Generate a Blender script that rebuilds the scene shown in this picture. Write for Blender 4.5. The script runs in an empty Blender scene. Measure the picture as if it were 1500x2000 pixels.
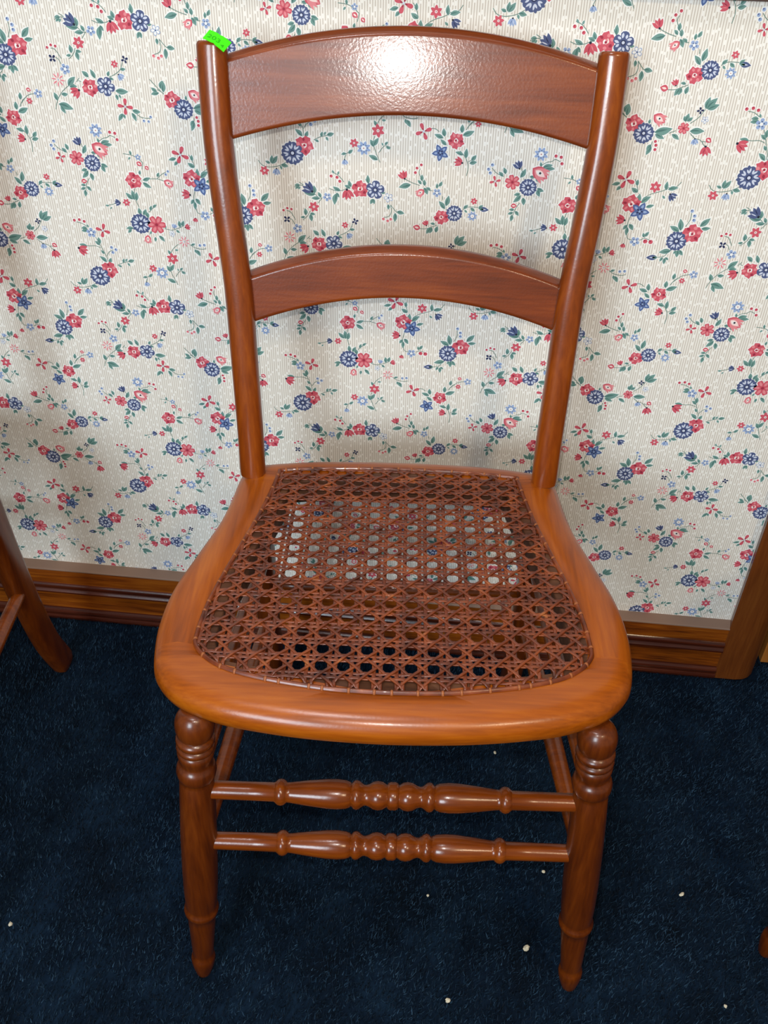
import bpy, math, random
import numpy as np
from mathutils import Vector, Matrix

# ------------------------------------------------------------------ camera
scene = bpy.context.scene
CAM_H = 1.07975
PITCH, ROLL, YAW = math.radians(38.655), math.radians(1.328), math.radians(-5.357)
cp, sp = math.cos(PITCH), math.sin(PITCH)
FW = Vector((math.sin(YAW)*cp, math.cos(YAW)*cp, -sp))
RT0 = Vector((math.cos(YAW), -math.sin(YAW), 0)); UP0 = RT0.cross(FW)
RT = math.cos(ROLL)*RT0 + math.sin(ROLL)*UP0
UP = -math.sin(ROLL)*RT0 + math.cos(ROLL)*UP0
cam_data = bpy.data.cameras.new('camera'); cam = bpy.data.objects.new('camera', cam_data)
scene.collection.objects.link(cam)
M = Matrix((RT, UP, -FW)).transposed().to_4x4(); M.translation = (0, 0, CAM_H)
cam.matrix_world = M
cam_data.sensor_fit = 'VERTICAL'; cam_data.sensor_height = 36.0
cam_data.lens = 1850/2000*36.0; cam_data.clip_start = .02
scene.camera = cam

# ------------------------------------------------------------------ world and lights
world = bpy.data.worlds.new('world'); scene.world = world; world.use_nodes = True
world.node_tree.nodes['Background'].inputs[0].default_value = (1.0, .96, .90, 1)
world.node_tree.nodes['Background'].inputs[1].default_value = .24
def area(name, loc, target, size, size_y, power, col):
    l = bpy.data.lights.new(name, 'AREA'); l.shape = 'RECTANGLE'; l.size = size; l.size_y = size_y
    l.energy = power; l.color = col
    o = bpy.data.objects.new(name, l); scene.collection.objects.link(o); o.location = loc
    o.rotation_euler = (Vector(target)-Vector(loc)).to_track_quat('-Z', 'Y').to_euler()
    return o
area('window_daylight', (-.9, -2.3, 1.55), (-.05, 1.0, .45), .9, 1.1, 78, (.74, .89, 1.0))
area('ceiling_fixture', (-.30, .28, 2.40), (-.05, .75, .4), .28, .28, 11, (.97, .97, 1.0))
area('warm_lamp', (.95, -1.1, 2.3), (0, .9, .5), .25, .25, 18, (1.0, .78, .50))
fl = bpy.data.lights.new('phone_flash', 'POINT'); fl.energy = 13; fl.color = (1.0, .97, .93); fl.shadow_soft_size = .006
flash = bpy.data.objects.new('phone_flash', fl); scene.collection.objects.link(flash)
flash.location = Vector((0, 0, CAM_H)) + UP*.034 - RT*.014
scene.view_settings.view_transform = 'Standard'; scene.view_settings.look = 'None'
scene.view_settings.gamma = 1; scene.view_settings.use_curve_mapping = False
scene.view_settings.exposure = -0.10

# ------------------------------------------------------------------ materials
def srgb(r, g, b):
    f = lambda c: c/12.92 if c <= .04045 else ((c+.055)/1.055)**2.4
    return (f(r/255), f(g/255), f(b/255), 1)
class NT:
    def __init__(s, name):
        s.m = bpy.data.materials.new(name); s.m.use_nodes = True
        s.t = s.m.node_tree; s.b = s.t.nodes['Principled BSDF']
    def n(s, typ, **kw):
        x = s.t.nodes.new(typ)
        for k, v in kw.items(): setattr(x, k, v)
        return x
    def l(s, a, b): s.t.links.new(a, b)
    def math(s, op, a, b=None, c=None):
        x = s.n('ShaderNodeMath', operation=op)
        for i, v in enumerate((a, b, c)):
            if v is None: continue
            if isinstance(v, (int, float)): x.inputs[i].default_value = v
            else: s.l(v, x.inputs[i])
        return x.outputs[0]
    def mix(s, f, a, b):
        x = s.n('ShaderNodeMix', data_type='RGBA')
        for sock, v in ((x.inputs[0], f), (x.inputs[6], a), (x.inputs[7], b)):
            if hasattr(v, 'links'): s.l(v, sock)
            else: sock.default_value = v
        return x.outputs[2]
    def ramp(s, fac, stops):
        x = s.n('ShaderNodeValToRGB'); s.l(fac, x.inputs[0]); e = x.color_ramp.elements
        while len(e) < len(stops): e.new(.5)
        for el, (p, c) in zip(e, stops): el.position = p; el.color = c
        return x.outputs[0]
def plain(name, col, rough=.6, spec=.3):
    t = NT(name); t.b.inputs['Base Color'].default_value = col; t.b.inputs['Roughness'].default_value = rough
    t.b.inputs['Specular IOR Level'].default_value = spec
    return t.m
def wood(name, dark, mid, light, axis, rough=.32, coat=.35, stretch=14, scale=16, bump=.05, coat_rough=.18, spec=.4):
    t = NT(name); co = t.n('ShaderNodeTexCoord'); mp = t.n('ShaderNodeMapping')
    t.l(co.outputs['Object'], mp.inputs[0])
    sc = [scale*stretch/4]*3; sc[axis] = scale/4; mp.inputs['Scale'].default_value = sc
    n1 = t.n('ShaderNodeTexNoise'); n1.inputs['Scale'].default_value = 1.3; n1.inputs['Detail'].default_value = 5
    n1.inputs['Distortion'].default_value = .6
    t.l(mp.outputs[0], n1.inputs['Vector'])
    n2 = t.n('ShaderNodeTexNoise'); n2.inputs['Scale'].default_value = 9; n2.inputs['Detail'].default_value = 2
    t.l(co.outputs['Object'], n2.inputs['Vector'])
    n4 = t.n('ShaderNodeTexNoise'); n4.inputs['Scale'].default_value = 7; n4.inputs['Detail'].default_value = 3
    t.l(mp.outputs[0], n4.inputs['Vector'])
    f = t.math('ADD', t.math('ADD', t.math('MULTIPLY', n1.outputs[0], .50), t.math('MULTIPLY', n4.outputs[0], .26)), t.math('MULTIPLY', n2.outputs[0], .24))
    c = t.ramp(f, [(.36, dark), (.5, mid), (.64, light)])
    t.l(c, t.b.inputs['Base Color']); t.b.inputs['Roughness'].default_value = rough
    t.b.inputs['Coat Weight'].default_value = coat; t.b.inputs['Specular IOR Level'].default_value = spec; t.b.inputs['Coat Roughness'].default_value = coat_rough
    n3 = t.n('ShaderNodeTexNoise'); n3.inputs['Scale'].default_value = 420; n3.inputs['Detail'].default_value = 2
    t.l(co.outputs['Object'], n3.inputs['Vector'])
    bp = t.n('ShaderNodeBump'); bp.inputs['Strength'].default_value = bump; bp.inputs['Distance'].default_value = .001
    t.l(n3.outputs[0], bp.inputs['Height']); t.l(bp.outputs[0], t.b.inputs['Normal'])
    t.l(bp.outputs[0], t.b.inputs['Coat Normal'])
    return t.m
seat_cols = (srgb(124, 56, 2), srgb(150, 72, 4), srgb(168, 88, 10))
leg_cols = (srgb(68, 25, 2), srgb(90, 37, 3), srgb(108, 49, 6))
W_SEAT_X = wood('honey_wood_crosswise', *seat_cols, 0, coat=.22)
W_SEAT_Y = wood('honey_wood_lengthwise', *seat_cols, 1, coat=.22)
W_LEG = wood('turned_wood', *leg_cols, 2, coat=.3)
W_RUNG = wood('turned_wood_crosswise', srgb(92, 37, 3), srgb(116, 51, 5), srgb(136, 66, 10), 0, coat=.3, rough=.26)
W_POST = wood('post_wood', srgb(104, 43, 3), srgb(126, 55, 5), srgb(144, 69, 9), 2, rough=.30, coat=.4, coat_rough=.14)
W_RAIL = wood('rail_wood', srgb(94, 37, 6), srgb(116, 48, 9), srgb(134, 61, 14), 0, rough=.36, bump=.085, coat_rough=.155, coat=.55, spec=.3)
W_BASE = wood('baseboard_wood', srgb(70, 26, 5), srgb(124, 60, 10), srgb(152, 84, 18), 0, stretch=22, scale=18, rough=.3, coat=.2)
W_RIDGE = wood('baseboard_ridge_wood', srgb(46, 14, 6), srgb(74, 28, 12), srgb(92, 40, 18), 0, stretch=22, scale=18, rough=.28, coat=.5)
W_TRIM = wood('trim_wood', srgb(84, 38, 10), srgb(104, 52, 16), srgb(118, 64, 22), 2, rough=.38, coat=.1)
W_DOOR = wood('door_wood', srgb(140, 80, 28), srgb(160, 96, 38), srgb(176, 112, 48), 2)
W_UNDER = wood('stained_wood_under_cane', srgb(58, 32, 18), srgb(82, 48, 28), srgb(104, 66, 42), 0, rough=.6, coat=0)
DUST = plain('dusty_ledge', srgb(136, 110, 94), .7)
def cane_mat():
    t = NT('cane'); co = t.n('ShaderNodeTexCoord'); n = t.n('ShaderNodeTexNoise')
    n.inputs['Scale'].default_value = 55; n.inputs['Detail'].default_value = 4; t.l(co.outputs['Object'], n.inputs['Vector'])
    c = t.ramp(n.outputs[0], [(.3, srgb(70, 25, 7)), (.5, srgb(106, 44, 14)), (.66, srgb(130, 60, 22)), (.80, srgb(176, 108, 58))])
    t.l(c, t.b.inputs['Base Color']); t.b.inputs['Roughness'].default_value = .36; t.b.inputs['Coat Weight'].default_value = .25
    return t.m
CANE = cane_mat()
CANE_TIP = plain('cane_painted_gloss', srgb(146, 84, 46), .4)  # binder loops: gloss painted in as a lighter cane colour

def wallpaper_mat():
    t = NT('wallpaper_stripes'); co = t.n('ShaderNodeTexCoord'); s = t.n('ShaderNodeSeparateXYZ')
    t.l(co.outputs['Object'], s.inputs[0])
    x = t.math('MULTIPLY', s.outputs[0], 1/.00262); z = s.outputs[2]
    i = t.math('FLOOR', x); fx = t.math('FRACT', x)
    wn = t.n('ShaderNodeTexWhiteNoise', noise_dimensions='1D'); t.l(i, wn.inputs['W'])
    rnd = wn.outputs['Value']
    grp = t.math('LESS_THAN', t.math('FLOORED_MODULO', i, 5.0), .5)
    per = t.math('ADD', 1/.034, t.math('MULTIPLY', grp, 1/.014))
    ph = t.math('FRACT', t.math('ADD', t.math('MULTIPLY', z, per), t.math('MULTIPLY', rnd, 17.3)))
    dash = t.math('LESS_THAN', ph, t.math('SUBTRACT', .92, t.math('MULTIPLY', grp, .36)))
    d = t.math('ABSOLUTE', t.math('SUBTRACT', fx, .5))
    ln = t.n('ShaderNodeMapRange', interpolation_type='SMOOTHSTEP'); t.l(d, ln.inputs[0])
    ln.inputs[1].default_value = .12; ln.inputs[2].default_value = .24; ln.inputs[3].default_value = 1; ln.inputs[4].default_value = 0
    line = t.math('MULTIPLY', ln.outputs[0], dash)
    wd = t.n('ShaderNodeMapRange', interpolation_type='SMOOTHSTEP'); t.l(d, wd.inputs[0])
    wd.inputs[1].default_value = .22; wd.inputs[2].default_value = .36; wd.inputs[3].default_value = 1; wd.inputs[4].default_value = 0
    gap = t.math('MULTIPLY', wd.outputs[0], t.math('SUBTRACT', 1.0, dash))
    c = t.mix(line, srgb(238, 233, 223), srgb(198, 187, 175))
    c = t.mix(t.math('MULTIPLY', gap, .6), c, srgb(243, 240, 234))
    t.l(c, t.b.inputs['Base Color']); t.b.inputs['Roughness'].default_value = .55; t.b.inputs['Specular IOR Level'].default_value = .25
    return t.m
PAPER = wallpaper_mat()
PC = {'white': (240, 238, 234), 'navy': (80, 91, 130), 'navyd': (44, 50, 84), 'streak': (206, 212, 228), 'blue': (84, 104, 152),
      'lblue': (150, 170, 206), 'red': (204, 88, 102), 'redd': (160, 50, 70), 'pink': (226, 136, 142), 'pale': (246, 218, 212),
      'green': (112, 150, 142), 'greend': (80, 118, 112), 'stem': (108, 136, 126), 'black': (38, 42, 58)}
PRINT = {k: plain('print_'+k, srgb(*v), .55, .25) for k, v in PC.items()}
PRINT_ORDER = list(PC)

def carpet_mat():
    t = NT('carpet'); co = t.n('ShaderNodeTexCoord')
    n = t.n('ShaderNodeTexNoise'); n.inputs['Scale'].default_value = 14; n.inputs['Detail'].default_value = 5; n.inputs['Roughness'].default_value = .65
    t.l(co.outputs['Object'], n.inputs['Vector'])
    c = t.ramp(n.outputs[0], [(.3, srgb(5, 14, 24)), (.5, srgb(9, 24, 40)), (.72, srgb(20, 40, 60))])
    t.l(c, t.b.inputs['Base Color']); t.b.inputs['Roughness'].default_value = .95; t.b.inputs['Specular IOR Level'].default_value = .1
    return t.m
CARPET = carpet_mat()
def fibre_mat():
    t = NT('carpet_fibre'); g = t.n('ShaderNodeNewGeometry'); co = t.n('ShaderNodeTexCoord')
    n = t.n('ShaderNodeTexNoise'); n.inputs['Scale'].default_value = 13; n.inputs['Detail'].default_value = 6; n.inputs['Roughness'].default_value = .7
    t.l(co.outputs['Object'], n.inputs['Vector'])
    nl = t.n('ShaderNodeTexNoise'); nl.inputs['Scale'].default_value = 45; nl.inputs['Detail'].default_value = 3
    t.l(co.outputs['Object'], nl.inputs['Vector'])
    f = t.math('ADD', t.math('ADD', t.math('MULTIPLY', n.outputs[0], .52), t.math('MULTIPLY', nl.outputs[0], .22)), t.math('MULTIPLY', g.outputs['Random Per Island'], .30))
    f = t.math('ADD', t.math('MULTIPLY', t.math('SUBTRACT', f, .5), 1.35), .53)
    c = t.ramp(f, [(.28, srgb(4, 13, 23)), (.5, srgb(10, 27, 43)), (.66, srgb(20, 43, 62)), (.8, srgb(44, 68, 88))])
    t.l(c, t.b.inputs['Base Color']); t.b.inputs['Roughness'].default_value = .8; t.b.inputs['Specular IOR Level'].default_value = .2
    return t.m
FIBRE = fibre_mat()
STICKER = plain('fluorescent_paper', srgb(70, 240, 10), .7)
INK = plain('green_ink', srgb(36, 176, 14), .7)
CRUMB = plain('crumb', srgb(206, 196, 172), .8)

# ------------------------------------------------------------------ helpers
def obj(name, verts, faces, mat, parent=None, smooth=True, mats=None, midx=None):
    me = bpy.data.meshes.new(name); me.from_pydata([tuple(v) for v in verts], [], [tuple(f) for f in faces])
    for m in (mats or [mat]): me.materials.append(m)
    if midx is not None: me.polygons.foreach_set('material_index', midx)
    if smooth: me.polygons.foreach_set('use_smooth', [True]*len(me.polygons))
    me.update()
    o = bpy.data.objects.new(name, me); scene.collection.objects.link(o)
    if parent is not None: o.parent = parent
    return o
def empty(name, loc, rz, label, cat, group=None):
    o = bpy.data.objects.new(name, None); scene.collection.objects.link(o)
    o.location = loc; o.rotation_euler = (0, 0, rz); o['label'] = label; o['category'] = cat
    if group: o['group'] = group
    return o
def struct(o): o['kind'] = 'structure'; return o
def sharp(o, ang=40):
    bpy.context.view_layer.objects.active = o
    o.data.set_sharp_from_angle(angle=math.radians(ang))
def loft(rings, closed=True, cap=True):
    n = len(rings[0]); v = [p for r in rings for p in r]; f = []
    for i in range(len(rings)-1):
        for j in range(n if closed else n-1):
            k = (j+1) % n
            f.append((i*n+j, i*n+k, (i+1)*n+k, (i+1)*n+j))
    if cap:
        f.append(tuple(range(n-1, -1, -1))); b = (len(rings)-1)*n; f.append(tuple(range(b, b+n)))
    return v, f
def lathe(a, b, prof, n=24):
    """turned shape: prof = (distance from a along the axis, radius)"""
    a, b = Vector(a), Vector(b); ax = (b-a).normalized()
    s = ax.orthogonal().normalized(); t = ax.cross(s)
    return loft([[a+ax*d+(s*math.cos(2*math.pi*j/n)+t*math.sin(2*math.pi*j/n))*r for j in range(n)] for d, r in prof])
def catmull(P, n, closed=False):
    P = [np.array(p, float) for p in P]; m = len(P); out = []
    segs = m if closed else m-1
    for i in range(segs):
        if closed: p0, p1, p2, p3 = P[(i-1) % m], P[i], P[(i+1) % m], P[(i+2) % m]
        else: p0, p1, p2, p3 = P[max(i-1, 0)], P[i], P[i+1], P[min(i+2, m-1)]
        for k in range(n):
            t = k/n
            out.append(.5*((2*p1)+(-p0+p2)*t+(2*p0-5*p1+4*p2-p3)*t*t+(-p0+3*p1-3*p2+p3)*t**3))
    if not closed: out.append(P[-1])
    return out
def box(x0, x1, y0, y1, z0, z1):
    v = [(x, y, z) for x in (x0, x1) for y in (y0, y1) for z in (z0, z1)]
    return v, [(0, 1, 3, 2), (4, 6, 7, 5), (0, 4, 5, 1), (2, 3, 7, 6), (0, 2, 6, 4), (1, 5, 7, 3)]

# ------------------------------------------------------------------ setting
WALL_Y = 1.0291; BB_TOP = .1051; FACE_Y = WALL_Y-.0200; CASING_X = .4138
LAT_W, LAT_V = .2419989, .3172072
v, f = box(-2.2, 1.4, -1.6, WALL_Y+.6, -.05, 0)
floor = struct(obj('floor', v, f, CARPET, smooth=False))
# pile of the carpet: short leaning fibres
rng = np.random.default_rng(5)
NF = 330000
nearf = int(NF*.86)
px = np.concatenate([rng.uniform(-.95, .85, nearf), rng.uniform(-1.6, 1.3, NF-nearf)])
py = np.concatenate([rng.uniform(.12, FACE_Y-.002, nearf), rng.uniform(-.6, FACE_Y-.002, NF-nearf)])
px = np.concatenate([px, rng.uniform(.475, .8, 6000)]); py = np.concatenate([py, rng.uniform(FACE_Y, WALL_Y+.02, 6000)])
NF = len(px)
ang = rng.uniform(0, 2*np.pi, NF); ln = rng.uniform(.0035, .0075, NF); lean = rng.uniform(.0015, .0055, NF)
la = rng.normal(.4, 1.1, NF); wd = rng.uniform(.0005, .0010, NF)
vv = np.zeros((NF, 3, 3)); dx, dy = np.cos(ang)*wd, np.sin(ang)*wd
vv[:, 0] = np.stack([px-dx, py-dy, np.full(NF, -.0005)], -1); vv[:, 1] = np.stack([px+dx, py+dy, np.full(NF, -.0005)], -1)
vv[:, 2] = np.stack([px+np.cos(la)*lean, py+np.sin(la)*lean, ln], -1)
me = bpy.data.meshes.new('carpet_pile'); me.vertices.add(NF*3); me.loops.add(NF*3); me.polygons.add(NF)
me.vertices.foreach_set('co', vv.ravel().astype(np.float32)); me.loops.foreach_set('vertex_index', np.arange(NF*3, dtype=np.int32))
me.polygons.foreach_set('loop_start', np.arange(0, NF*3, 3, dtype=np.int32)); me.update(calc_edges=True); me.materials.append(FIBRE)
pile = bpy.data.objects.new('carpet_pile', me); scene.collection.objects.link(pile); pile.parent = floor; pile['kind'] = 'stuff'

# ---- wallpapered wall: one sheet with the floral print as ink layers on its face
PV, PF, PM = [], [], []
def poly(pts, mat, lay, c=None):
    """flat printed shape; pts in (u, z) metres, lay = ink layer"""
    y = WALL_Y-.00006*lay-(.0000008*(len(PF) % 60) if lay < 6 else 0); b = len(PV)
    if c is None: PV.extend((p[0], y, p[1]) for p in pts); PF.append(tuple(range(b, b+len(pts)))); PM.append(mat); return
    PV.append((c[0], y, c[1])); PV.extend((p[0], y, p[1]) for p in pts); n = len(pts)
    for k in range(n): PF.append((b, b+1+k, b+1+(k+1) % n)); PM.append(mat)
def vec(a, b): return (b[0]-a[0], b[1]-a[1])
def leafpts(b, t, w, n=6, s=1.0, bend=0):
    d = vec(b, t); L = math.hypot(*d) or 1e-6; nx, ny = -d[1]/L, d[0]/L; pts = []
    for side in (1, -1):
        r = range(n+1) if side == 1 else range(n-1, 0, -1)
        for i in r:
            q = i/n; h = w*L*math.sin(math.pi*q**.85)*.5*side + bend*L*math.sin(math.pi*q)
            cx = b[0]+d[0]*((q-.5)*s+.5); cy = b[1]+d[1]*((q-.5)*s+.5)
            pts.append((cx+nx*h*1, cy+ny*h*1))
    return pts
def petal(c, a, r0, r1, w, n=5, sharpness=1.0, notch=0):
    ca, sa = math.cos(a), math.sin(a); pts = []
    if sharpness < .78:                       # broad petal with a rounded tip
        for i in range(13):
            q = i/12; th = 2*math.pi*q; e = .5-.5*math.cos(th); h = .5*w*math.sin(th)*(.45+.68*e)
            rr = r0+(r1-r0)*(e-notch*max(0, 1-abs(q-.5)/.09))
            pts.append((c[0]+ca*rr-sa*h, c[1]+sa*rr+ca*h))
        return pts[:-1]
    for side in (1, -1):
        r = range(n+1) if side == 1 else range(n-1, 0, -1)
        for i in r:
            q = i/n; rr = r0+(r1-r0)*q; h = w*(math.sin(math.pi*min(1, q**sharpness)))**.8*.5*side
            if q == 1: h = 0; rr -= notch*(r1-r0)
            pts.append((c[0]+ca*rr-sa*h, c[1]+sa*rr+ca*h))
    return pts
def disc(c, r, mat, lay, n=8): poly([(c[0]+r*math.cos(6.2832*k/n), c[1]+r*math.sin(6.2832*k/n)) for k in range(n)], mat, lay)
def star(c, n, r0, r1, w, mat, lay, a0=.3, sh=1.0, notch=0):
    for k in range(n): poly(petal(c, a0+k*6.28319/n, r0, r1, w, sharpness=sh, notch=notch), mat, lay+.1*k)
MX = {k: i+1 for i, k in enumerate(PRINT_ORDER)}
def draw(k, P, r, R):
    c = P[0]; a0 = R.uniform(0, 6.28)
    if k in ('F5', 'F8', 'C'): r *= .93
    if k == 'T':
        q = catmull(P, 4) if len(P) > 2 else [np.array(P[0]), np.array(P[1])]
        w = .00036
        for a, b in zip(q[:-1], q[1:]):
            d = b-a; L = np.hypot(*d) or 1e-6; nn = np.array((-d[1], d[0]))/L*w
            poly([a-nn, b-nn, b+nn, a+nn], MX['stem'], 3)
    elif k == 'l':
        L = math.hypot(*vec(P[0], P[1])); w = .54 if L < .009 else .44
        bd = R.uniform(-.06, .06)
        poly(leafpts(P[0], P[1], w*1.35+.0007/L, s=1.12, bend=bd), MX['white'], 1)
        poly(leafpts(P[0], P[1], w, bend=bd), MX['green'], 4)
        if L > .005:
            d = vec(P[0], P[1]); m0 = (P[0][0]+d[0]*.02, P[0][1]+d[1]*.02); m1 = (P[0][0]+d[0]*.72, P[0][1]+d[1]*.72)
            poly(leafpts(m0, m1, w*.4, bend=bd*.8+.06), MX['greend'], 5)
    elif k == 'N':
        poly(leafpts(P[0], P[1], .62, s=1.12), MX['white'], 1); poly(leafpts(P[0], P[1], .5), MX['navy'], 6)
        d = vec(P[0], P[1]); poly(leafpts((P[0][0]+d[0]*.1, P[0][1]+d[1]*.1), (P[0][0]+d[0]*.75, P[0][1]+d[1]*.75), .2), MX['streak'], 7)
        poly(leafpts(P[0], (P[0][0]+d[0]*.5, P[0][1]+d[1]*.5), .5), MX['green'], 7)
    elif k in 'eip':
        disc(c, r*1.5, MX['white'], 1); disc(c, r, MX[{'e': 'red', 'i': 'lblue', 'p': 'pink'}[k]], 6)
        disc((c[0]-r*.3, c[1]+r*.3), r*.42, MX['redd' if k == 'e' else ('navy' if k == 'i' else 'red')], 7, 6)
    elif k in ('F5', 'F8'):
        n = 5 if k == 'F5' else 8; w = r*(.92 if n == 5 else .62)
        if n == 8:
            star(c, 8, r*.55, r*1.08, r*.34, MX['navy'], 5, a0+.39)
        star(c, n, r*.0, r*1.10, w*1.2, MX['white'], 2, a0, .7)
        star(c, n, r*.08, r*1.0, w*1.06, MX['navy'], 7, a0, .72)
        for kk in range(n):
            a = a0+kk*6.28319/n
            for s_ in (-1, 1):
                cc = (c[0]-math.sin(a)*s_*w*.17, c[1]+math.cos(a)*s_*w*.17)
                poly(petal(cc, a+s_*.06, r*.34, r*(.84 if s_ > 0 else .74), w*.26), MX['streak'], 8.2)
        disc(c, r*.25, MX['navyd'], 9, 10); disc(c, r*.15, MX['streak'], 10, 8)
    elif k == 'S':
        star(c, 5, 0, r*1.12, r*.72, MX['white'], 2, a0, .8); star(c, 5, r*.05, r, r*.6, MX['blue'], 7, a0, .8)
        star(c, 5, r*.30, r*.75, r*.24, MX['lblue'], 8, a0, .9); star(c, 5, .0, r*.4, r*.14, MX['navyd'], 9, a0)
        disc(c, r*.12, MX['lblue'], 10)
    elif k == 'C':
        n = 22; ell = 1.0
        def ruffle(sc, jit, seed):
            Q = random.Random(seed); out = []
            for q in range(n):
                rr = r*sc*(1+(.10 if q % 2 else -.06)*jit+.12*jit*math.cos(5*6.2832*q/n+a0)+Q.uniform(-.04, .04))
                out.append((c[0]+rr*math.cos(6.2832*q/n), c[1]+rr*math.sin(6.2832*q/n)))
            return out
        sd = int(a0*1e6)
        poly(ruffle(1.07, 1, sd), MX['white'], 2, c); poly(ruffle(.94, 1, sd), MX['red'], 6.4, c)
        for kk in range(6):
            a = a0+kk*1.0472+R.uniform(-.2, .2)
            poly(petal(c, a, r*.45, r*R.uniform(.84, .98), r*R.uniform(.26, .42), sharpness=.8), MX[('pink', 'redd', 'pink')[kk % 3]], 6.48+.02*kk)
        for kk in range(4):
            a = a0+.9+kk*1.45+R.uniform(-.3, .3); o_ = r*R.uniform(.12, .26)
            cc = (c[0]+o_*math.cos(a), c[1]+o_*math.sin(a)); a2 = a+1.3
            p0 = (cc[0]-r*.26*math.cos(a2), cc[1]-r*.26*math.sin(a2)); p1 = (cc[0]+r*.26*math.cos(a2), cc[1]+r*.26*math.sin(a2))
            poly(leafpts(p0, p1, .66, bend=.12), MX[('pale', 'pale', 'pink', 'white')[kk]], 6.64+.03*kk)
        disc((c[0]+r*.05*math.cos(a0), c[1]+r*.05*math.sin(a0)), r*.15, MX['redd'], 6.85, 7)
    elif k == 'G':
        star(c, 6, 0, r*1.1, r*.82, MX['white'], 2, a0, .7); star(c, 6, 0, r, r*.72, MX['red'], 7, a0, .66, .08)
        star(c, 6, r*.25, r*.85, r*.30, MX['pink'], 8, a0, .9); disc(c, r*.17, MX['redd'], 9)
    elif k == 'X':
        star(c, 4, r*.1, r*1.08, r*.66, MX['white'], 2, a0, .6); star(c, 4, r*.14, r, r*.54, MX['red'], 7, a0, .55)
        star(c, 4, r*.1, r*.42, r*.18, MX['redd'], 8, a0); disc(c, r*.13, MX['streak'], 9, 6)
    elif k == 's':
        n = 6 if r > .0035 else 5
        star(c, n, 0, r*1.15, r*.66, MX['white'], 2, a0); star(c, n, 0, r, r*.56, MX['red'], 7, a0, .95); disc(c, r*.22, MX['white'], 8, 7)
        disc(c, r*.10, MX['redd'], 9, 5)
    elif k == 'Y': star(c, 8, r*.2, r*1.06, r*.32, MX['white'], 2, a0); star(c, 8, r*.22, r, r*.22, MX['pink'], 7, a0); disc(c, r*.1, MX['lblue'], 8, 5)
    elif k == 'D':
        star(c, 8, 0, r*1.1, r*.5, MX['white'], 2, a0); star(c, 8, r*.2, r, r*.44, MX['lblue'], 7, a0, .9); disc(c, r*.36, MX['white'], 8, 10)
        for kk in range(8): disc((c[0]+r*.5*math.cos(a0+.39+kk*.7854), c[1]+r*.5*math.sin(a0+.39+kk*.7854)), r*.08, MX['navyd'], 9, 4)
        disc(c, r*.09, MX['redd'], 9, 5)
    elif k == 'b':
        star(c, 5, 0, r*1.12, r*.9, MX['white'], 2, a0, .7); star(c, 5, r*.1, r, r*.8, MX['lblue'], 7, a0, .66); disc(c, r*.3, MX['white'], 8, 7)
        for kk in range(5): disc((c[0]+r*.45*math.cos(a0+kk*1.2566), c[1]+r*.45*math.sin(a0+kk*1.2566)), r*.12, MX['navyd'], 9, 4)
    elif k == 'n':
        star(c, 4, 0, r*1.15, r*.85, MX['white'], 2, a0, .7); star(c, 4, r*.05, r, r*.7, MX['navyd'], 7, a0, .6); disc(c, r*.2, MX['streak'], 8, 6)
    elif k == 'W':
        star(c, 5, 0, r*1.08, r*.82, MX['lblue'], 6, a0, .7); star(c, 5, r*.16, r*.92, r*.6, MX['white'], 7, a0, .7); disc(c, r*.14, MX['navyd'], 8, 5)
    elif k in 'uvw':
        col, dk = {'u': ('red', 'redd'), 'v': ('navy', 'navyd'), 'w': ('lblue', 'blue')}[k]
        d = vec(P[0], P[1]); L = math.hypot(*d); a = math.atan2(d[1], d[0])
        for s_, rr in ((-.62, .98), (.62, .98), (0, 1.0)):
            poly(petal(P[0], a+s_, -L*.1, L*rr*1.12, L*.55), MX['white'], 1.5)
        for i_, (s_, rr) in enumerate(((-.62, .96), (.62, .96), (-.22, 1.0), (.2, .98))):
            poly(petal(P[0], a+s_, 0, L*rr, L*.40, sharpness=.8), MX[col], 6.5+.1*i_)
        poly(petal(P[0], a-.3, L*.2, L*.75, L*.09), MX[dk], 8); poly(petal(P[0], a+.32, L*.2, L*.75, L*.09), MX['pink' if k == 'u' else 'streak'], 8)
        disc(P[0], L*.12, MX['black'], 8.5, 6)
    elif k == 'O':
        d = vec(P[0], P[1]); L = math.hypot(*d); a = math.atan2(d[1], d[0])
        poly(leafpts(P[0], P[1], .86, s=1.1), MX['white'], 1.5); poly(leafpts(P[0], P[1], .72), MX['red'], 6.6)
        for s_ in (-.5, -.25, 0, .25, .5):
            poly(petal((P[0][0]+d[0]*.12, P[0][1]+d[1]*.12), a+s_, 0, L*.86, L*.22), MX['pink'], 7+.2*abs(s_))
        m0 = (P[0][0]+d[0]*.2, P[0][1]+d[1]*.2); m1 = (P[0][0]+d[0]*.82, P[0][1]+d[1]*.82)
        poly(leafpts(m0, m1, .5), MX['pale'], 8); poly(leafpts((P[0][0]+d[0]*.3, P[0][1]+d[1]*.3), (P[0][0]+d[0]*.6, P[0][1]+d[1]*.6), .5), MX['white'], 9)
        disc((P[0][0]+d[0]*.5, P[0][1]+d[1]*.46), L*.07, MX['black'], 10, 5)
    elif k == 'q':
        poly(leafpts(P[0], P[1], .95, s=1.2), MX['white'], 1.5); poly(leafpts(P[0], P[1], .78), MX['red'], 6.6)
        d = vec(P[0], P[1]); poly(leafpts((P[0][0]+d[0]*.2, P[0][1]+d[1]*.2), (P[0][0]+d[0]*.8, P[0][1]+d[1]*.8), .42), MX['pale'], 8)
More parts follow.
